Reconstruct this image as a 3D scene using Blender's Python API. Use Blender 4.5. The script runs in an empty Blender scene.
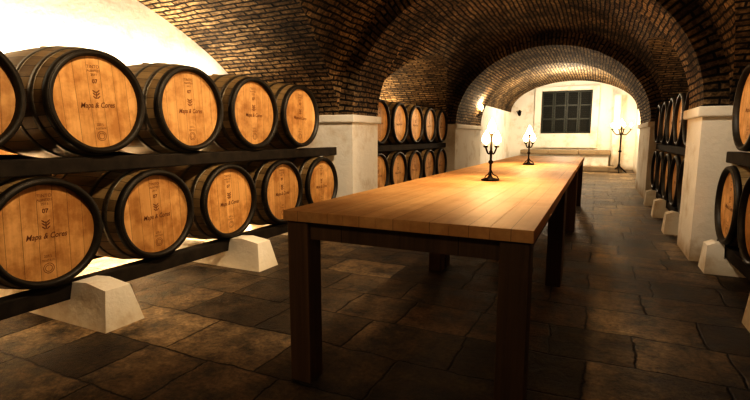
import bpy, bmesh, math, random
from mathutils import Vector, Matrix
random.seed(4)
S=bpy.context.scene
S.view_settings.view_transform='Standard'
for lk in ('High Contrast','Standard - High Contrast'):
    try: S.view_settings.look=lk; break
    except Exception: pass
pi=math.pi

# ---------------------------------------------------------------- materials
def newmat(name):
    m=bpy.data.materials.new(name); m.use_nodes=True
    nt=m.node_tree; b=nt.nodes['Principled BSDF']
    return m,nt,b
def N(nt,t,**k):
    n=nt.nodes.new(t)
    for a,v in k.items():
        if hasattr(n,a): setattr(n,a,v)
        else: n.inputs[a].default_value=v
    return n
def L(nt,a,b): nt.links.new(a,b)
def ramp(nt,stops):
    r=nt.nodes.new('ShaderNodeValToRGB')
    e=r.color_ramp.elements
    while len(e)<len(stops): e.new(.5)
    for i,(p,c) in enumerate(stops):
        e[i].position=p; e[i].color=(*c,1)
    return r
def mixc(nt,mode,fac=None):
    m=nt.nodes.new('ShaderNodeMix'); m.data_type='RGBA'; m.blend_type=mode
    if fac is not None: m.inputs[0].default_value=fac
    return m
def noise(nt,vec,scale,detail=5,rough=.6):
    n=nt.nodes.new('ShaderNodeTexNoise'); n.inputs['Scale'].default_value=scale
    n.inputs['Detail'].default_value=detail; n.inputs['Roughness'].default_value=rough
    if vec is not None: L(nt,vec,n.inputs['Vector'])
    return n
def bump(nt,b,h,strength=.5,dist=.02):
    bp=nt.nodes.new('ShaderNodeBump'); bp.inputs['Strength'].default_value=strength
    bp.inputs['Distance'].default_value=dist
    L(nt,h,bp.inputs['Height'])
    L(nt,bp.outputs[0],b.inputs['Normal']); return bp
def math_(nt,op,a,bv=None,c=None):
    m=nt.nodes.new('ShaderNodeMath'); m.operation=op
    for i,v in enumerate((a,bv,c)):
        if v is None: continue
        if isinstance(v,(int,float)): m.inputs[i].default_value=v
        else: L(nt,v,m.inputs[i])
    return m.outputs[0]

def mat_simple(name,col,rough=.6,metal=0,nscale=30,var=.3):
    m,nt,b=newmat(name)
    tc=N(nt,'ShaderNodeTexCoord'); n=noise(nt,tc.outputs['Object'],nscale)
    r=ramp(nt,[(.3,tuple(c*(1-var) for c in col)),(.7,tuple(min(1,c*(1+var)) for c in col))])
    L(nt,n.outputs['Fac'],r.inputs[0]); L(nt,r.outputs[0],b.inputs['Base Color'])
    b.inputs['Roughness'].default_value=rough; b.inputs['Metallic'].default_value=metal
    bump(nt,b,n.outputs['Fac'],.25,.004)
    return m
def mat_emit(name,col,st):
    m,nt,b=newmat(name)
    b.inputs['Base Color'].default_value=(*col,1)
    b.inputs['Emission Color'].default_value=(*col,1); b.inputs['Emission Strength'].default_value=st
    return m

def mat_brick():
    m,nt,b=newmat('old_brick')
    tc=N(nt,'ShaderNodeTexCoord')
    dn=noise(nt,tc.outputs['Object'],3.0,3)
    sub=N(nt,'ShaderNodeVectorMath',operation='SUBTRACT'); sub.inputs[1].default_value=(.5,.5,.5)
    L(nt,dn.outputs['Color'],sub.inputs[0])
    sc=N(nt,'ShaderNodeVectorMath',operation='SCALE'); sc.inputs['Scale'].default_value=.06
    L(nt,sub.outputs[0],sc.inputs[0])
    add=N(nt,'ShaderNodeVectorMath',operation='ADD'); L(nt,tc.outputs['UV'],add.inputs[0]); L(nt,sc.outputs[0],add.inputs[1])
    br=nt.nodes.new('ShaderNodeTexBrick'); L(nt,add.outputs[0],br.inputs['Vector'])
    br.inputs['Scale'].default_value=1; br.inputs['Brick Width'].default_value=.25
    br.inputs['Row Height'].default_value=.060; br.inputs['Mortar Size'].default_value=.0125
    br.inputs['Mortar Smooth'].default_value=.5
    br.inputs['Color1'].default_value=(.60,.44,.25,1); br.inputs['Color2'].default_value=(.19,.12,.06,1)
    br.inputs['Mortar'].default_value=(.016,.010,.005,1); br.inputs['Bias'].default_value=-.15
    n2=noise(nt,tc.outputs['Object'],1.1,6); n3=noise(nt,tc.outputs['Object'],24,5,.7)
    r=ramp(nt,[(.35,(.20,.18,.16)),(.66,(1.1,1.05,.95))]); L(nt,n2.outputs['Fac'],r.inputs[0])
    mx=mixc(nt,'MULTIPLY',1); L(nt,br.outputs['Color'],mx.inputs[6]); L(nt,r.outputs[0],mx.inputs[7])
    r3=ramp(nt,[(.38,(.32,.30,.27)),(.62,(1.3,1.3,1.3))]); L(nt,n3.outputs['Fac'],r3.inputs[0])
    mx2=mixc(nt,'MULTIPLY',1); L(nt,mx.outputs[2],mx2.inputs[6]); L(nt,r3.outputs[0],mx2.inputs[7])
    L(nt,mx2.outputs[2],b.inputs['Base Color'])
    b.inputs['Roughness'].default_value=.85
    h=math_(nt,'SUBTRACT',1.0,br.outputs['Fac'])
    h2=math_(nt,'ADD',h,math_(nt,'MULTIPLY',n3.outputs['Fac'],1.0))
    bump(nt,b,h2,1,.05)
    return m
def mat_plaster(name='white_plaster',base=(.90,.87,.80),dirt=(.66,.58,.46),stain=(.6,.5,.38)):
    m,nt,b=newmat(name)
    g=N(nt,'ShaderNodeNewGeometry')
    n=noise(nt,g.outputs['Position'],2.2,8,.65); n2=noise(nt,g.outputs['Position'],22,5)
    r=ramp(nt,[(.28,dirt),(.48,base),(.8,tuple(min(1,c*1.05) for c in base))])
    L(nt,n.outputs['Fac'],r.inputs[0])
    sx=N(nt,'ShaderNodeSeparateXYZ'); L(nt,g.outputs['Position'],sx.inputs[0])
    zz=math_(nt,'ADD',sx.outputs[2],math_(nt,'MULTIPLY',n.outputs['Fac'],.35))
    rr=ramp(nt,[(.18,stain),(.36,(1,1,1))]); L(nt,zz,rr.inputs[0])
    mx=mixc(nt,'MULTIPLY',1); L(nt,r.outputs[0],mx.inputs[6]); L(nt,rr.outputs[0],mx.inputs[7])
    L(nt,mx.outputs[2],b.inputs['Base Color']); b.inputs['Roughness'].default_value=.9
    h=math_(nt,'ADD',n.outputs['Fac'],math_(nt,'MULTIPLY',n2.outputs['Fac'],.3))
    bump(nt,b,h,.5,.03)
    return m
def mat_floor():
    m,nt,b=newmat('worn_stone_slabs')
    g=N(nt,'ShaderNodeNewGeometry')
    dn=noise(nt,g.outputs['Position'],2.4,5,.65)
    sub=N(nt,'ShaderNodeVectorMath',operation='SUBTRACT'); sub.inputs[1].default_value=(.5,.5,.5)
    L(nt,dn.outputs['Color'],sub.inputs[0])
    sc=N(nt,'ShaderNodeVectorMath',operation='SCALE'); sc.inputs['Scale'].default_value=.10
    L(nt,sub.outputs[0],sc.inputs[0])
    add=N(nt,'ShaderNodeVectorMath',operation='ADD'); L(nt,g.outputs['Position'],add.inputs[0]); L(nt,sc.outputs[0],add.inputs[1])
    br=nt.nodes.new('ShaderNodeTexBrick'); L(nt,add.outputs[0],br.inputs['Vector'])
    br.offset=.43; br.squash=.72; br.squash_frequency=3
    br.inputs['Scale'].default_value=1; br.inputs['Brick Width'].default_value=.58
    br.inputs['Row Height'].default_value=.40; br.inputs['Mortar Size'].default_value=.009
    br.inputs['Mortar Smooth'].default_value=1
    br.inputs['Color1'].default_value=(.46,.36,.235,1); br.inputs['Color2'].default_value=(.07,.052,.035,1)
    br.inputs['Mortar'].default_value=(.022,.016,.010,1); br.inputs['Bias'].default_value=-.1
    n2=noise(nt,g.outputs['Position'],4.6,9,.75); n3=noise(nt,g.outputs['Position'],40,6,.7)
    n4=noise(nt,g.outputs['Position'],1.0,3,.5)
    r=ramp(nt,[(.38,(.10,.088,.075)),(.60,(1.2,1.12,1.0))]); L(nt,n2.outputs['Fac'],r.inputs[0])
    mx=mixc(nt,'MULTIPLY',1); L(nt,br.outputs['Color'],mx.inputs[6]); L(nt,r.outputs[0],mx.inputs[7])
    r3=ramp(nt,[(.3,(.45,.45,.45)),(.7,(1.35,1.35,1.35))]); L(nt,n3.outputs['Fac'],r3.inputs[0])
    mx2=mixc(nt,'MULTIPLY',1); L(nt,mx.outputs[2],mx2.inputs[6]); L(nt,r3.outputs[0],mx2.inputs[7])
    r4=ramp(nt,[(.4,(.5,.5,.5)),(.6,(1.1,1.1,1.1))]); L(nt,n4.outputs['Fac'],r4.inputs[0])
    mx4=mixc(nt,'MULTIPLY',1); L(nt,mx2.outputs[2],mx4.inputs[6]); L(nt,r4.outputs[0],mx4.inputs[7])
    L(nt,mx4.outputs[2],b.inputs['Base Color'])
    rr=ramp(nt,[(.3,(.34,)*3),(.7,(.65,)*3)]); L(nt,n2.outputs['Fac'],rr.inputs[0]); L(nt,rr.outputs[0],b.inputs['Roughness'])
    h=math_(nt,'SUBTRACT',1.0,br.outputs['Fac'])
    h=math_(nt,'ADD',h,math_(nt,'MULTIPLY',n2.outputs['Fac'],2.4))
    h=math_(nt,'ADD',h,math_(nt,'MULTIPLY',n3.outputs['Fac'],.4))
    bump(nt,b,h,.9,.026)
    return m
def mat_planks(name,c1,c2,axis,plank_axis,width,rough=.45,grain=(.8,14),offset=0.,seamd=.25,sw=.0018,stain=None):
    m,nt,b=newmat(name)
    tc=N(nt,'ShaderNodeTexCoord'); oi=N(nt,'ShaderNodeObjectInfo')
    sx=N(nt,'ShaderNodeSeparateXYZ'); L(nt,tc.outputs['Object'],sx.inputs[0])
    p=math_(nt,'DIVIDE',math_(nt,'ADD',sx.outputs[plank_axis],offset),width)
    idx=math_(nt,'FLOOR',p); fr=math_(nt,'FRACT',p)
    wn=N(nt,'ShaderNodeTexWhiteNoise'); wn.noise_dimensions='2D'
    cb=N(nt,'ShaderNodeCombineXYZ'); L(nt,idx,cb.inputs[0]); L(nt,math_(nt,'MULTIPLY',oi.outputs['Random'],37.0),cb.inputs[1])
    L(nt,cb.outputs[0],wn.inputs['Vector'])
    mp=N(nt,'ShaderNodeMapping'); s=[grain[1]]*3; s[axis]=grain[0]; mp.inputs['Scale'].default_value=s
    L(nt,tc.outputs['Object'],mp.inputs[0])
    off=N(nt,'ShaderNodeVectorMath',operation='ADD'); L(nt,mp.outputs[0],off.inputs[0])
    cb2=N(nt,'ShaderNodeCombineXYZ')
    o=math_(nt,'ADD',math_(nt,'MULTIPLY',wn.outputs['Value'],20.0),math_(nt,'MULTIPLY',oi.outputs['Random'],50.0))
    for i in range(3): L(nt,o,cb2.inputs[i])
    L(nt,cb2.outputs[0],off.inputs[1])
    n=noise(nt,off.outputs[0],1.6,7,.65)
    f=math_(nt,'ADD',math_(nt,'MULTIPLY',n.outputs['Fac'],.8),math_(nt,'MULTIPLY',wn.outputs['Value'],.25))
    r=ramp(nt,[(.3,c2),(.75,c1)]); L(nt,f,r.inputs[0])
    d=math_(nt,'ABSOLUTE',math_(nt,'SUBTRACT',fr,.5))
    seam=math_(nt,'GREATER_THAN',d,.5-sw/width)
    mx=mixc(nt,'MIX'); L(nt,seam,mx.inputs[0]); L(nt,r.outputs[0],mx.inputs[6]); mx.inputs[7].default_value=(c2[0]*seamd,c2[1]*seamd,c2[2]*seamd,1)
    t=ramp(nt,[(0,(.84,.82,.78)),(1,(1.08,1.06,1.0))]); L(nt,oi.outputs['Random'],t.inputs[0])
    mx2=mixc(nt,'MULTIPLY',1); L(nt,mx.outputs[2],mx2.inputs[6]); L(nt,t.outputs[0],mx2.inputs[7])
    out=mx2.outputs[2]
    if stain:
        ad=N(nt,'ShaderNodeVectorMath',operation='ADD'); L(nt,tc.outputs['Object'],ad.inputs[0])
        cb3=N(nt,'ShaderNodeCombineXYZ'); L(nt,math_(nt,'MULTIPLY',oi.outputs['Random'],50.0),cb3.inputs[0]); L(nt,cb3.outputs[0],ad.inputs[1])
        ns=noise(nt,ad.outputs[0],stain[0],6,.65)
        rs=ramp(nt,[(.36,stain[1]),(.56,(1,1,1))]); L(nt,ns.outputs['Fac'],rs.inputs[0])
        mx3=mixc(nt,'MULTIPLY',1); L(nt,out,mx3.inputs[6]); L(nt,rs.outputs[0],mx3.inputs[7]); out=mx3.outputs[2]
    L(nt,out,b.inputs['Base Color']); b.inputs['Roughness'].default_value=rough
    h=math_(nt,'SUBTRACT',math_(nt,'MULTIPLY',n.outputs['Fac'],.35),seam)
    bump(nt,b,h,.4,.003)
    return m
def mat_staves():
    m,nt,b=newmat('oak_staves')
    tc=N(nt,'ShaderNodeTexCoord'); oi=N(nt,'ShaderNodeObjectInfo')
    sx=N(nt,'ShaderNodeSeparateXYZ'); L(nt,tc.outputs['Object'],sx.inputs[0])
    a=math_(nt,'ARCTAN2',sx.outputs[1],sx.outputs[2])
    p=math_(nt,'MULTIPLY',a,28/(2*pi)); idx=math_(nt,'FLOOR',p); fr=math_(nt,'FRACT',p)
    wn=N(nt,'ShaderNodeTexWhiteNoise'); wn.noise_dimensions='2D'
    cb=N(nt,'ShaderNodeCombineXYZ'); L(nt,idx,cb.inputs[0]); L(nt,oi.outputs['Random'],cb.inputs[1]); L(nt,cb.outputs[0],wn.inputs['Vector'])
    mp=N(nt,'ShaderNodeMapping'); mp.inputs['Scale'].default_value=(2,18,18); L(nt,tc.outputs['Object'],mp.inputs[0])
    n=noise(nt,mp.outputs[0],1.5,6)
    f=math_(nt,'ADD',math_(nt,'MULTIPLY',n.outputs['Fac'],.7),math_(nt,'MULTIPLY',wn.outputs['Value'],.4))
    r=ramp(nt,[(.25,(.13,.085,.038)),(.8,(.40,.29,.15))]); L(nt,f,r.inputs[0])
    d=math_(nt,'ABSOLUTE',math_(nt,'SUBTRACT',fr,.5)); seam=math_(nt,'GREATER_THAN',d,.475)
    mx=mixc(nt,'MIX'); L(nt,seam,mx.inputs[0]); L(nt,r.outputs[0],mx.inputs[6]); mx.inputs[7].default_value=(.03,.02,.01,1)
    L(nt,mx.outputs[2],b.inputs['Base Color']); b.inputs['Roughness'].default_value=.5
    h=math_(nt,'SUBTRACT',math_(nt,'MULTIPLY',n.outputs['Fac'],.3),seam); bump(nt,b,h,.5,.004)
    return m

M_brick=mat_brick(); M_pl=mat_plaster(); M_floor=mat_floor()
M_stone=mat_plaster('whitewashed_block',(.95,.92,.84),(.68,.58,.45),(.95,.92,.86))
M_slab=mat_plaster('ledge_stone',(.36,.28,.18),(.18,.13,.085),(1,1,1))
M_head=mat_planks('oak_barrel_head',(.86,.54,.25),(.60,.34,.13),2,1,.083,.5,(1.2,22),.0415,.45,.0011,(5,(.66,.56,.44)))
M_stave=mat_staves()
M_hoop=mat_simple('galvanised_hoop',(.15,.135,.11),.42,.85,40,.35)
M_chime=mat_simple('dark_painted_chime',(.020,.016,.011),.5,0,30,.4)
M_ink=mat_simple('burnt_brand_mark',(.20,.08,.028),.8,0,60,.3)
M_top=mat_planks('table_top_oak',(.87,.57,.28),(.66,.40,.18),1,0,.148,.58,(.7,16),0,.55,.0012,(2.2,(.80,.72,.62)))
M_leg=mat_planks('table_leg_wood',(.20,.125,.068),(.08,.048,.027),2,0,.5,.55,(.8,20),.25)
M_beam=mat_simple('tarred_rack_beam',(.024,.018,.012),.85,0,12,.5)
M_iron=mat_simple('wrought_iron',(.010,.008,.007),.5,.5,50,.3)
M_candle=mat_simple('candle_wax',(.8,.68,.45),.5,0,20,.1)
M_flame=mat_emit('candle_bulb_glow',(1,.62,.27),45)
M_shut=mat_simple('dark_green_shutter',(.004,.006,.004),.7,0,20,.3)
M_frame=mat_simple('window_frame_paint',(.020,.026,.018),.5,0,20,.3)

# ---------------------------------------------------------------- mesh builder
class MB:
    def __init__(s): s.v=[];s.f=[];s.m=[];s.uv=[];s.sm=[]
    def vert(s,p): s.v.append(tuple(p)); return len(s.v)-1
    def face(s,idx,mat=0,uv=None,smooth=False):
        s.f.append(tuple(idx)); s.m.append(mat); s.uv.append(uv); s.sm.append(smooth)
    def box(s,x0,x1,y0,y1,z0,z1,mat=0,taper=0,bev=0):
        c=[(x0,y0,z0),(x1,y0,z0),(x1,y1,z0),(x0,y1,z0),(x0+taper,y0+taper,z1),(x1-taper,y0+taper,z1),(x1-taper,y1-taper,z1),(x0+taper,y1-taper,z1)]
        if bev:
            bm=bmesh.new(); vs=[bm.verts.new(p) for p in c]
            for q in ((3,2,1,0),(4,5,6,7),(0,1,5,4),(1,2,6,5),(2,3,7,6),(3,0,4,7)): bm.faces.new([vs[i] for i in q])
            bmesh.ops.bevel(bm,geom=list(bm.edges),offset=bev,segments=2,affect='EDGES',profile=.5)
            o=len(s.v); bm.verts.index_update()
            for v in bm.verts: s.v.append(tuple(v.co))
            for f in bm.faces: s.face([o+v.index for v in f.verts],mat)
            bm.free(); return
        o=len(s.v); s.v+=c
        for q in ((3,2,1,0),(4,5,6,7),(0,1,5,4),(1,2,6,5),(2,3,7,6),(3,0,4,7)): s.face([o+i for i in q],mat)
    def lathe(s,prof,mat=0,seg=24,axis='z',c=(0,0,0),mats=None,smooth=True,flip=False):
        rings=[]
        for (r,h) in prof:
            ring=[]
            for i in range(seg):
                a=2*pi*i/seg; x,y=r*math.cos(a),r*math.sin(a)
                p=(c[0]+x,c[1]+y,c[2]+h) if axis=='z' else (c[0]+h,c[1]+x,c[2]+y)
                ring.append(s.vert(p))
            rings.append(ring)
        for k in range(len(prof)-1):
            for i in range(seg):
                j=(i+1)%seg; q=[rings[k][i],rings[k][j],rings[k+1][j],rings[k+1][i]]
                if flip: q.reverse()
                s.face(q,mats[k] if mats else mat,None,smooth)
        return rings
    def tube(s,pts,r,mat=0,seg=8):
        pts=[Vector(p) for p in pts]; rings=[]; up=Vector((.13,.21,.97))
        rr=r if isinstance(r,(list,tuple)) else [r]*len(pts)
        for k,p in enumerate(pts):
            d=(pts[min(k+1,len(pts)-1)]-pts[max(k-1,0)]).normalized()
            a=d.cross(up)
            if a.length<.05: a=d.cross(Vector((1,0,0)))
            a.normalize(); b=d.cross(a)
            rings.append([s.vert(p+rr[k]*(a*math.cos(2*pi*i/seg)+b*math.sin(2*pi*i/seg))) for i in range(seg)])
        for k in range(len(pts)-1):
            for i in range(seg):
                j=(i+1)%seg; s.face([rings[k][i],rings[k+1][i],rings[k+1][j],rings[k][j]],mat,None,True)
        s.face(rings[0],mat); s.face(rings[-1][::-1],mat)
    def mesh(s,name,mats,fix=True):
        me=bpy.data.meshes.new(name); me.from_pydata(s.v,[],s.f)
        for m in mats: me.materials.append(m)
        uvl=me.uv_layers.new(name='UVMap')
        for i,p in enumerate(me.polygons):
            p.material_index=s.m[i]; p.use_smooth=s.sm[i]
            if s.uv[i]:
                for k,li in enumerate(p.loop_indices): uvl.data[li].uv=s.uv[i][k]
        if fix:
            bm=bmesh.new(); bm.from_mesh(me); bmesh.ops.recalc_face_normals(bm,faces=bm.faces); bm.to_mesh(me); bm.free()
        me.update(); return me
    def obj(s,name,mats,loc=(0,0,0),rot=(0,0,0),fix=True,parent=None):
        o=bpy.data.objects.new(name,s.mesh(name,mats,fix)); o.location=loc; o.rotation_euler=rot
        S.collection.objects.link(o)
        if parent: o.parent=parent
        return o

# ---------------------------------------------------------------- dimensions
CX=-.91; A=1.71; R=1.40; AM=1.89; RM=1.62; SP=1.36
XL=-4.1; XR=2.28; PL=CX-A; PR=CX+A
YB=17.5
f=MB(); f.box(XL-.3,XR+.3,-2.2,YB+.4,-.2,0); f.obj('floor',[M_floor])
def pier(m,y0,y1,side):
    x0,x1=(XL,PL) if side<0 else (PR,XR)
    m.box(x0,x1,y0,y1,0,1.27)
    ex0,ex1=(x0,x1+.04) if side<0 else (x0-.04,x1)
    m.box(ex0,ex1,y0-.04,y1+.04,1.27,SP,bev=.012)
w=MB(); w.box(XL-.25,XL,-1.95,11.5,0,3.4)
for y0,y1 in ((-1.7,-1.0),(4.85,5.55),(9.25,11.5)): pier(w,y0,y1,-1)
w.box(-3.15,-2.9,11.5,YB,0,3.4)
w.obj('wall_left',[M_pl])
w=MB(); w.box(XR,XR+.25,-1.95,11.5,0,3.4)
for y0,y1 in ((-1.7,-1.0),(4.85,5.55),(9.25,11.5)): pier(w,y0,y1,1)
w.box(1.1,1.35,11.5,YB,0,3.4)
w.obj('wall_right',[M_pl])
w=MB(); w.box(XL-.25,XR+.25,-1.95,-1.7,0,3.4); w.obj('wall_front',[M_pl])

# vault surfaces
P=1.6
def trans_z(t,RT): return RT*max(0,1-abs(t)**P)**(1/P)
vb=MB()
def strip(rows,uvs):
    ids=[[vb.vert(p) for p in r] for r in rows]
    for i in range(len(rows)-1):
        for k in range(len(rows[0])-1):
            vb.face([ids[i][k],ids[i][k+1],ids[i+1][k+1],ids[i+1][k]],0,[uvs[i][k],uvs[i][k+1],uvs[i+1][k+1],uvs[i+1][k]],True)
def bay(y0,y1,RT):
    yc=(y0+y1)/2; hf=(y1-y0)/2
    for sd in (-1,1):
        xo=XL if sd<0 else XR
        rows=[];uvs=[];arc=0;prev=None;n=72
        for j in range(n+1):
            t=-math.cos(pi*j/n); y=yc+hf*t; zr=trans_z(t,RT)
            if prev: arc+=math.hypot(y-prev[0],zr-prev[1])
            prev=(y,zr)
            xg=CX+sd*AM*math.sqrt(max(0,1-(zr/RM)**2))
            K=14; xs=[xo+(xg-xo)*k/K for k in range(K+1)]
            rows.append([(x,y,SP+zr) for x in xs]); uvs.append([(x,arc) for x in xs])
        strip(rows,uvs)
        th=[pi/2*j/40 for j in range(41)]; th.append(math.asin(RT/RM)); th.sort()
        for half in (-1,1):
            rows=[];uvs=[];arc=0;prev=None
            for a in th:
                dx=AM*math.cos(a); zr=RM*math.sin(a)
                if prev: arc+=math.hypot(dx-prev[0],zr-prev[1])
                prev=(dx,zr)
                yg=hf*max(0,1-(min(zr,RT)/RT)**P)**(1/P) if zr<RT else 0
                ys0,ys1=(y0,yc-yg) if half<0 else (yc+yg,y1)
                K=14; ys=[ys0+(ys1-ys0)*k/K for k in range(K+1)]
                rows.append([(CX+sd*dx,y,SP+zr) for y in ys]); uvs.append([(y,arc+sd*.02) for y in ys])
            strip(rows,uvs)
bay(-1.0,4.85,1.28); bay(5.55,9.25,1.05)
rows=[];uvs=[]
for j in range(61):
    a=pi*j/60; x=-.9+2.0*math.cos(a); z=1.98+1.02*math.sin(a)
    ys=[11.5+6*k/30 for k in range(31)]
    rows.append([(x,y,z) for y in ys]); uvs.append([(y,a*1.55) for y in ys])
strip(rows,uvs)
def rib(y0,y1):
    m=vb; n=80
    def E(a,aa,rr): return (CX+aa*math.cos(a),SP+rr*math.sin(a))
    arc=0; prev=None; pts=[]
    for j in range(n+1):
        a=pi*j/n; x,z=E(a,A,R)
        if prev: arc+=math.hypot(x-prev[0],z-prev[1])
        prev=(x,z); pts.append((a,arc))
    K=max(2,int((y1-y0)/.35)); ids=[]
    for a,s in pts:
        x,z=E(a,A,R); ids.append([m.vert((x,y0+(y1-y0)*k/K,z)) for k in range(K+1)])
    for j in range(n):
        for k in range(K):
            yy=[y0+(y1-y0)*q/K for q in (k,k+1)]
            m.face([ids[j][k],ids[j][k+1],ids[j+1][k+1],ids[j+1][k]],0,[(yy[0],pts[j][1]),(yy[1],pts[j][1]),(yy[1],pts[j+1][1]),(yy[0],pts[j+1][1])],True)
    for y in (y0,y1):
        o=[]
        for a,s in pts:
            xi,zi=E(a,A,R); xo,zo=E(a,AM+.06,RM+.06); o.append((m.vert((xi,y,zi)),m.vert((xo,y,zo))))
        for j in range(n):
            m.face([o[j][0],o[j][1],o[j+1][1],o[j+1][0]],0,[(.02,pts[j][1]),(.25,pts[j][1]),(.25,pts[j+1][1]),(.02,pts[j+1][1])])
rib(-1.7,-1.0); rib(4.85,5.55); rib(9.25,11.5)
vb.obj('ceiling',[M_brick],fix=False)

# back wall with window recess
wx0,wx1,wz0,wz1=-1.86,-.24,1.22,2.68
w=MB()
def bw(x0,x1,z0,z1,y0=YB,y1=YB+.35): w.box(x0,x1,y0,y1,z0,z1)
bw(-3.15,wx0,0,3.4); bw(wx1,1.35,0,3.4); bw(wx0,wx1,0,wz0); bw(wx0,wx1,wz1,3.4)
w.obj('wall_back',[M_pl])
t=MB()
t.box(wx0-.22,wx0,YB-.09,YB,wz0-.5,wz1+.14,bev=.01); t.box(wx1,wx1+.22,YB-.09,YB,wz0-.5,wz1+.14,bev=.01)
t.box(wx0,wx1,YB-.09,YB,wz1,wz1+.14,bev=.01); t.box(wx0,wx1,YB-.09,YB,wz0-.5,wz0,bev=.01)
t.box(.42,.62,YB-.30,YB,0,2.45,bev=.01)  # added pilaster, stands in for the dark arch-edge shadow
t.obj('trim_1',[M_pl])
s=MB()
s.box(wx0,wx1,YB+.10,YB+.14,wz0,wz1,0)
for q in range(4):
    x0=wx0+q*(wx1-wx0)/4+.006; x1=x0+(wx1-wx0)/4-.012
    for a,b_ in ((x0,x0+.05),(x1-.05,x1)): s.box(a,b_,YB+.05,YB+.10,wz0,wz1,1,bev=.006)
    for k in range(4):
        z=wz0+(wz1-wz0-.06)*k/3; s.box(x0,x1,YB+.055,YB+.10,z,z+.06,1,bev=.006)
    for k in range(18):
        z=wz0+.07+k*(wz1-wz0-.12)/18; s.box(x0+.05,x1-.05,YB+.08,YB+.10,z,z+.03,0)
s.obj('window_1',[M_shut,M_frame])
b=MB()
b.box(-2.3,.35,16.75,YB-.10,0,.52,0,bev=.02)
for i,(a,c) in enumerate(((-2.4,-1.5),(-1.49,-.55),(-.54,.40))): b.box(a,c,16.65,YB-.10,.52,.66,1,bev=.02)
b.box(-1.2,.75,16.25,16.74,0,.16,1,bev=.02)
b.obj('stone_bench',[M_pl,M_slab])

# ---------------------------------------------------------------- barrels
def barrel_mesh():
    m=MB(); HL=.475
    def r(x): return .355-.050*(abs(x)/HL)**2
    xs=[-HL+2*HL*k/24 for k in range(25)]
    prof=[(r(x),x) for x in xs]
    m.lathe(prof,0,56,'x')
    for sg in (-1,1):
        m.lathe([(r(HL),HL*sg),(.301,(HL+.004)*sg),(.281,(HL+.004)*sg),(.275,(HL-.034)*sg)],2,56,'x')
        m.lathe([(.275,(HL-.034)*sg),(.001,(HL-.034)*sg)],3,56,'x',smooth=False)
        for x0,x1,mt in ((.437,.474,2),(.335,.372,1),(.185,.220,1)):
            e=.0045
            m.lathe([(r(x0)-.001,x0*sg),(r(x0)+e,x0*sg),(r((x0+x1)/2)+e,(x0+x1)/2*sg),(r(x1)+e,x1*sg),(r(x1)-.001,x1*sg)],mt,56,'x')
        for x0 in (.3535,.2025):
            for dz in (-.012,.012):
                rr=r(x0)+.006
                m.lathe([(.006,-.003),(.005,.002),(.001,.004)],1,8,'z',c=(x0*sg+0,dz+rr*math.sin(0.2),rr*math.cos(.2)))
    m.lathe([(.028,.35),(.026,.364),(.001,.366)],0,14,'z')
    def add_text(txt,size,zc,yc=0,bold=0.0,shear=0.0,sx=1):
        cu=bpy.data.curves.new('t','FONT'); cu.body=txt; cu.size=size; cu.align_x='CENTER'; cu.align_y='CENTER'
        cu.offset=bold; cu.shear=shear; cu.resolution_u=3
        ob=bpy.data.objects.new('t',cu); S.collection.objects.link(ob)
        bpy.context.view_layer.update()
        me=bpy.data.meshes.new_from_object(ob.evaluated_get(bpy.context.evaluated_depsgraph_get()))
        for sg in (1,-1):
            o=len(m.v)
            for v in me.vertices: m.v.append(((HL-.0325)*sg,v.co.x*sg*sx+yc*sg,v.co.y+zc))
            for p in me.polygons:
                m.face([o+i for i in p.vertices],4)
        bpy.data.objects.remove(ob); bpy.data.meshes.remove(me)
    add_text('TINTO',.026,.212); add_text('ALENTEJO',.018,.188); add_text('2011',.020,.165)
    add_text('07',.034,.125,0,.0008); add_text('Mapa & Cores',.046,-.018,0,.0004,.3,.82)
    add_text('225 L',.020,-.135); add_text('TOSTA M',.016,-.16)
    for sg in (1,-1):
        X=(HL-.0325)*sg
        def leaf(cy,cz,ang,l,wd):
            pts=[]
            for q in range(10):
                a=2*pi*q/10; u=l*math.cos(a); v_=wd*math.sin(a)
                pts.append(m.vert((X,(cy+u*math.cos(ang)-v_*math.sin(ang))*sg,cz+u*math.sin(ang)+v_*math.cos(ang))))
            m.face(pts,4)
        leaf(0,.045,pi/2,.026,.0035)
        for dz in (.03,.05,.066):
            leaf(.013,dz,.7,.013,.0035); leaf(-.013,dz,pi-.7,.013,.0035)
        for (cz,ro) in ((-.205,.030),(-.205,.020)):
            n=20; a1=[m.vert((X,ro*math.cos(2*pi*i/n),cz+ro*math.sin(2*pi*i/n))) for i in range(n)]
            a2=[m.vert((X,(ro-.003)*math.cos(2*pi*i/n),cz+(ro-.003)*math.sin(2*pi*i/n))) for i in range(n)]
            for i in range(n): m.face([a1[i],a1[(i+1)%n],a2[(i+1)%n],a2[i]],4)
    return m.mesh('wine_barrel',[M_stave,M_hoop,M_chime,M_head,M_ink])
BM=barrel_mesh()
def barrel(xh,y,z,side):
    o=bpy.data.objects.new('wine_barrel',BM)
    o.location=(xh-.475 if side<0 else xh+.475,y,z)
    o.rotation_euler=(random.uniform(-.07,.07),0,(0 if side<0 else pi)+random.uniform(-.01,.01))
    S.collection.objects.link(o)
ZU,ZD=1.31,.56
HXL=-2.76
for y in (-.29,.43,1.15,1.87,2.60,3.32,4.04): barrel(HXL,y,ZU,-1)
for y in (-.66,.06,.78,1.51,2.24,2.97,3.70,4.43): barrel(HXL,y,ZD,-1)
L2U=(5.98,6.70,7.42,8.14,8.86)
for y in L2U: barrel(HXL,y,ZU,-1)
for y in (5.94,6.67,7.40,8.13,8.86): barrel(HXL,y,ZD,-1)
HXR=.94; HXR2=.86
for y in (.6,1.32,2.04,2.76,3.48,4.20): barrel(HXR,y,ZU,1)
for y in (.88,1.6,2.32,3.04,3.76,4.48): barrel(HXR,y,ZD,1)
for y in L2U: barrel(HXR2,y,ZU,1)
for y in (5.94,6.67,7.40,8.13,8.86): barrel(HXR2,y,ZD,1)

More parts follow.
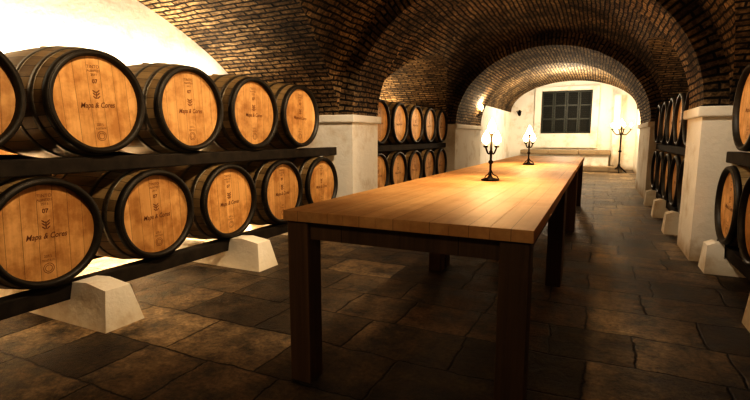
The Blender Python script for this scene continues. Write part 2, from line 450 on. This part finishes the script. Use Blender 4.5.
def rack(xh,side,y0,y1,blocks,nose=.32):
    m=MB(); d=-1 if side<0 else 1
    for off in (.095,.855):
        x=xh+d*off
        m.box(x-.05,x+.05,y0,y1,.885,.978,0,bev=.008)
        m.box(x-.055,x+.055,y0,y1,.132,.228,0,bev=.008)
    for yb in blocks:
        m.box(min(xh+d*.145,xh+d*.805),max(xh+d*.145,xh+d*.805),yb-.03,yb+.03,.90,.94,0)
    m.obj('barrel_rack',[M_beam])
    for yb in blocks:
        b=MB()
        prof=[(-nose,0),(-nose*.86,.225),(-nose*.3,.25),(.03,.238),(.03,.13),(.98,.13),(.98,0)]
        ids=[]
        for sgn in (-1,1):
            row=[]
            for u,z in prof:
                hw=.125-.05*(z/.24)
                row.append(b.vert((xh+d*u,yb+sgn*hw,z)))
            ids.append(row)
        n=len(prof)
        for i in range(n):
            j=(i+1)%n; b.face([ids[0][i],ids[0][j],ids[1][j],ids[1][i]])
        b.face(ids[0]); b.face(ids[1][::-1])
        b.obj('stone_support_block',[M_stone])
rack(HXL,-1,-.95,4.80,(.35,1.70,3.02,4.30))
rack(HXL,-1,5.60,9.22,(6.2,7.4,8.6))
rack(HXR,1,.3,4.80,(1.9,3.2,4.55),.10)
rack(HXR2,1,5.60,9.22,(6.2,7.4,8.6),.12)

# ---------------------------------------------------------------- tables
TX0,TX1,TZ=-1.215,-.175,.785
for (y0,y1) in ((1.61,3.66),(3.675,5.86),(5.875,8.1)):
    m=MB(); cx=(TX0+TX1)/2; cy=(y0+y1)/2; hx=(TX1-TX0)/2; hy=(y1-y0)/2
    n=7; bwid=2*hx/n
    for i in range(n):
        m.box(-hx+i*bwid,-hx+(i+1)*bwid-.0006,-hy,hy,TZ-.045,TZ,0,bev=.0015)
    l=.105
    for sx in (-1,1):
        for sy in (-1,1):
            x=sx*(hx-.012-l/2); y=sy*(hy-.012-l/2)
            m.box(x-l/2,x+l/2,y-l/2,y+l/2,0,TZ-.046,1,bev=.005)
    for sx in (-1,1):
        x=sx*(hx-.05); m.box(x-.014,x+.014,-hy+l+.012,hy-l-.012,TZ-.125,TZ-.046,1)
    for sy in (-1,1):
        y=sy*(hy-.05); m.box(-hx+l+.012,hx-l-.012,y-.014,y+.014,TZ-.125,TZ-.046,1)
    m.obj('tasting_table',[M_top,M_leg],(cx,cy,0))

# ---------------------------------------------------------------- candelabra
def flame(m,c,h,r,mat): 
    m.lathe([(.001,0),(r*.75,h*.12),(r,h*.32),(r*.75,h*.58),(r*.32,h*.82),(.001,h)],mat,12,'z',c=c)
def arc_pts(p0,p1,sag,n=10):
    out=[]
    for i in range(n+1):
        t=i/n; p=Vector(p0).lerp(Vector(p1),t); p.z-=sag*math.sin(pi*t); out.append(p)
    return out
def table_candelabrum(x,y):
    e=bpy.data.objects.new('table_candelabrum',None); e.location=(x,y,TZ); S.collection.objects.link(e)
    m=MB()
    m.lathe([(.001,0),(.062,0),(.066,.006),(.055,.014),(.022,.022),(.012,.035),(.008,.05)],0,20)
    for k in range(3):
        a=2*pi*k/3+.4; c,s_=math.cos(a),math.sin(a)
        m.tube([(.062*c,.062*s_,.006),(.05*c,.05*s_,.03),(.02*c,.02*s_,.045),(.004*c,.004*s_,.075)],.004,0,6)
    m.lathe([(.0085,.04),(.0085,.12),(.017,.128),(.017,.14),(.0085,.148),(.0085,.20),(.015,.206),(.0085,.216),(.0085,.325)],0,12)
    tips=[(0,0,.325)]
    for k in range(2):
        a=pi*k+.3; c,s_=math.cos(a),math.sin(a); q=.038
        m.tube(arc_pts((0,0,.21),(q*c,q*s_,.240),.03),.006,0,6); tips.append((q*c,q*s_,.240))
    for (a,b_,h) in tips:
        m.lathe([(.001,h-.004),(.015,h),(.019,h+.012),(.017,h+.012),(.012,h+.005)],0,14,c=(a,b_,0))
    m.obj('iron_stem',[M_iron],parent=e)
    m=MB(); g=MB()
    for (a,b_,h) in tips:
        m.lathe([(.009,h+.004),(.009,h+.022),(.001,h+.024)],0,12,c=(a,b_,0))
        flame(g,(a,b_,h+.022),.10,.031,0)
    m.obj('candles',[M_candle],parent=e); g.obj('candle_bulbs',[M_flame],parent=e)
    return (x,y,TZ+.36)
def floor_candelabrum(x,y):
    e=bpy.data.objects.new('floor_candelabrum',None); e.location=(x,y,0); S.collection.objects.link(e)
    m=MB()
    for k in range(3):
        a=2*pi*k/3+.5; c,s_=math.cos(a),math.sin(a)
        m.tube([(.24*c,.24*s_,.012),(.20*c,.20*s_,.035),(.12*c,.12*s_,.10),(.04*c,.04*s_,.16),(.0,.0,.30)],.018,0,8)
        m.lathe([(.001,0),(.022,.002),(.018,.018),(.001,.024)],0,10,c=(.24*c,.24*s_,0))
    m.lathe([(.022,.14),(.022,.62),(.044,.64),(.044,.67),(.022,.69),(.022,1.14),(.036,1.16),(.022,1.19),(.022,1.36)],0,12)
    tips=[(0,0,1.42)]
    for k in range(4):
        a=2*pi*k/4+.2; c,s_=math.cos(a),math.sin(a); q=.26
        m.tube(arc_pts((0,0,1.22),(q*c,q*s_,1.32),.10),.015,0,8); tips.append((q*c,q*s_,1.32))
    m.lathe([(.022,1.36),(.012,1.42)],0,10)
    for (a,b_,h) in tips:
        m.lathe([(.001,h-.006),(.035,h),(.042,h+.02),(.038,h+.02),(.02,h+.008)],0,14,c=(a,b_,0))
    m.obj('iron_stand',[M_iron],parent=e)
    m=MB(); g=MB()
    for (a,b_,h) in tips:
        m.lathe([(.017,h+.006),(.017,h+.08),(.001,h+.082)],0,12,c=(a,b_,0)); flame(g,(a,b_,h+.08),.14,.042,0)
    m.obj('candles',[M_candle],parent=e); g.obj('candle_bulbs',[M_flame],parent=e)
def wall_sconce(x,y,z,d,lit=True):
    e=bpy.data.objects.new('wall_sconce',None); e.location=(x,y,z); S.collection.objects.link(e)
    d=Vector(d); sd=Vector((-d.y,d.x,0))
    m=MB(); g=MB(); cd=MB()
    p=[]
    for q in range(12):
        a=2*pi*q/12; p.append(sd*.06*math.cos(a)+Vector((0,0,.11*math.sin(a))))
    r0=[m.vert(v) for v in p]; r1=[m.vert(v+d*.015) for v in p]
    for i in range(12): m.face([r0[i],r0[(i+1)%12],r1[(i+1)%12],r1[i]])
    m.face(r1); m.face(r0[::-1])
    for s_ in (-.07,.07):
        tip=d*.13+sd*s_+Vector((0,0,.05))
        m.tube(arc_pts(d*.01,tip,.06),.011,0,8)
        m.lathe([(.001,-.004),(.026,0),(.032,.014),(.028,.014),(.016,.006)],0,14,c=tuple(tip))
        cd.lathe([(.014,.004),(.014,.06),(.001,.062)],0,12,c=tuple(tip))
        if lit: flame(g,tuple(tip+Vector((0,0,.06))),.12,.035,0)
    m.obj('iron_bracket',[M_iron],parent=e); cd.obj('candles',[M_candle],parent=e)
    if lit: g.obj('candle_bulbs',[M_flame],parent=e)
# ---------------------------------------------------------------- lights
def light(kind,name,loc,energy,col,size=.1,rot=None,target=None,size_y=None,spot=None,blend=.6):
    ld=bpy.data.lights.new(name,kind); ld.energy=energy; ld.color=col
    if kind=='AREA':
        ld.size=size
        if size_y: ld.shape='RECTANGLE'; ld.size_y=size_y
    else: ld.shadow_soft_size=size
    if kind=='SPOT': ld.spot_size=math.radians(spot); ld.spot_blend=blend
    o=bpy.data.objects.new(name,ld); o.location=loc
    if target is not None: o.rotation_euler=(Vector(target)-Vector(loc)).to_track_quat('-Z','Y').to_euler()
    elif rot: o.rotation_euler=rot
    S.collection.objects.link(o); return o
W=(1,.75,.47); WW=(1,.85,.64); OR=(1,.64,.33)
for p in (table_candelabrum(-.69,3.38),table_candelabrum(-.70,5.52)):
    light('POINT','candelabrum_light',(p[0],p[1],p[2]+.15),15,OR,.05)
floor_candelabrum(.64,16.2); light('POINT','candelabrum_light',(.64,16.2,1.78),30,W,.08)
wall_sconce(PL,10.9,1.62,(1,0,0)); light('POINT','sconce_light',(PL+.16,10.9,1.88),30,W,.06)
wall_sconce(-2.6,YB,1.95,(0,-1,0),False)
# uplights / downlights behind barrels
light('AREA','wall_uplight',(-3.90,1.9,1.55),58,WW,4.6,size_y=.12,target=(-4.06,1.9,2.8))
light('AREA','wall_lowlight',(-3.92,1.9,.62),190,W,.12,size_y=5,rot=(0,0,0))
light('AREA','wall_uplight',(-3.90,7.4,1.55),30,W,.12,size_y=3,rot=(pi,0,0))
light('AREA','wall_lowlight',(-3.92,7.4,.62),50,W,.12,size_y=3.2,rot=(0,0,0))
light('AREA','wall_uplight',(2.10,3.2,1.55),18,W,.12,size_y=2.4,rot=(pi,0,0))
light('AREA','wall_uplight',(2.10,7.4,1.55),26,W,.12,size_y=3,rot=(pi,0,0))
# unseen overhead fill spots, added to brighten barrels, table, floor and piers
light('SPOT','overhead_fill_spot',(-.9,1.6,2.6),165,W,.10,target=(-2.9,1.7,1.0),spot=74,blend=.9)
light('SPOT','overhead_fill_spot',(-.9,3.4,2.6),165,W,.10,target=(-2.9,3.5,.95),spot=74,blend=.9)
light('SPOT','overhead_fill_spot',(-.9,7.2,2.6),130,W,.10,target=(-2.9,7.3,.95),spot=84,blend=.9)
light('SPOT','overhead_fill_spot',(-.9,7.2,2.6),70,W,.10,target=(1.0,7.2,.95),spot=80,blend=.9)
light('SPOT','overhead_fill_spot',(-.7,2.9,2.85),125,W,.10,target=(-.7,2.8,.78),spot=60,blend=.9)
light('SPOT','overhead_fill_spot',(-.7,5.0,2.6),60,W,.10,target=(-.7,5.0,.78),spot=62,blend=.9)
light('SPOT','overhead_fill_spot',(-.7,7.3,2.8),60,W,.10,target=(-.7,7.2,.78),spot=64,blend=.9)
light('SPOT','overhead_fill_spot',(-1.7,2.2,2.8),120,W,.10,target=(-1.95,2.5,0),spot=42,blend=.8)
light('SPOT','overhead_fill_spot',(-.6,3.3,2.6),110,WW,.1,target=(.95,4.8,.75),spot=34)
light('SPOT','overhead_fill_spot',(-1.0,3.3,2.6),130,WW,.1,target=(-2.7,4.9,1.0),spot=34)
light('SPOT','overhead_fill_spot',(-.5,-.7,2.5),55,W,.12,target=(-.8,2.2,.2),spot=50,blend=1)
# fill light added to brighten the back room, no fixture there
light('POINT','back_room_fill',(-.9,14.8,2.3),200,WW,.15)
wd=bpy.data.worlds.new('W'); S.world=wd; wd.use_nodes=True
wd.node_tree.nodes['Background'].inputs[0].default_value=(.05,.03,.015,1); wd.node_tree.nodes['Background'].inputs[1].default_value=.3

cam=bpy.data.cameras.new('camera'); co=bpy.data.objects.new('camera',cam); S.collection.objects.link(co)
co.location=(0,0,1.1); co.rotation_euler=(math.radians(90-7.8),0,math.radians(25.6))
cam.sensor_width=36; cam.lens=461/750*36; cam.clip_start=.05
S.camera=co
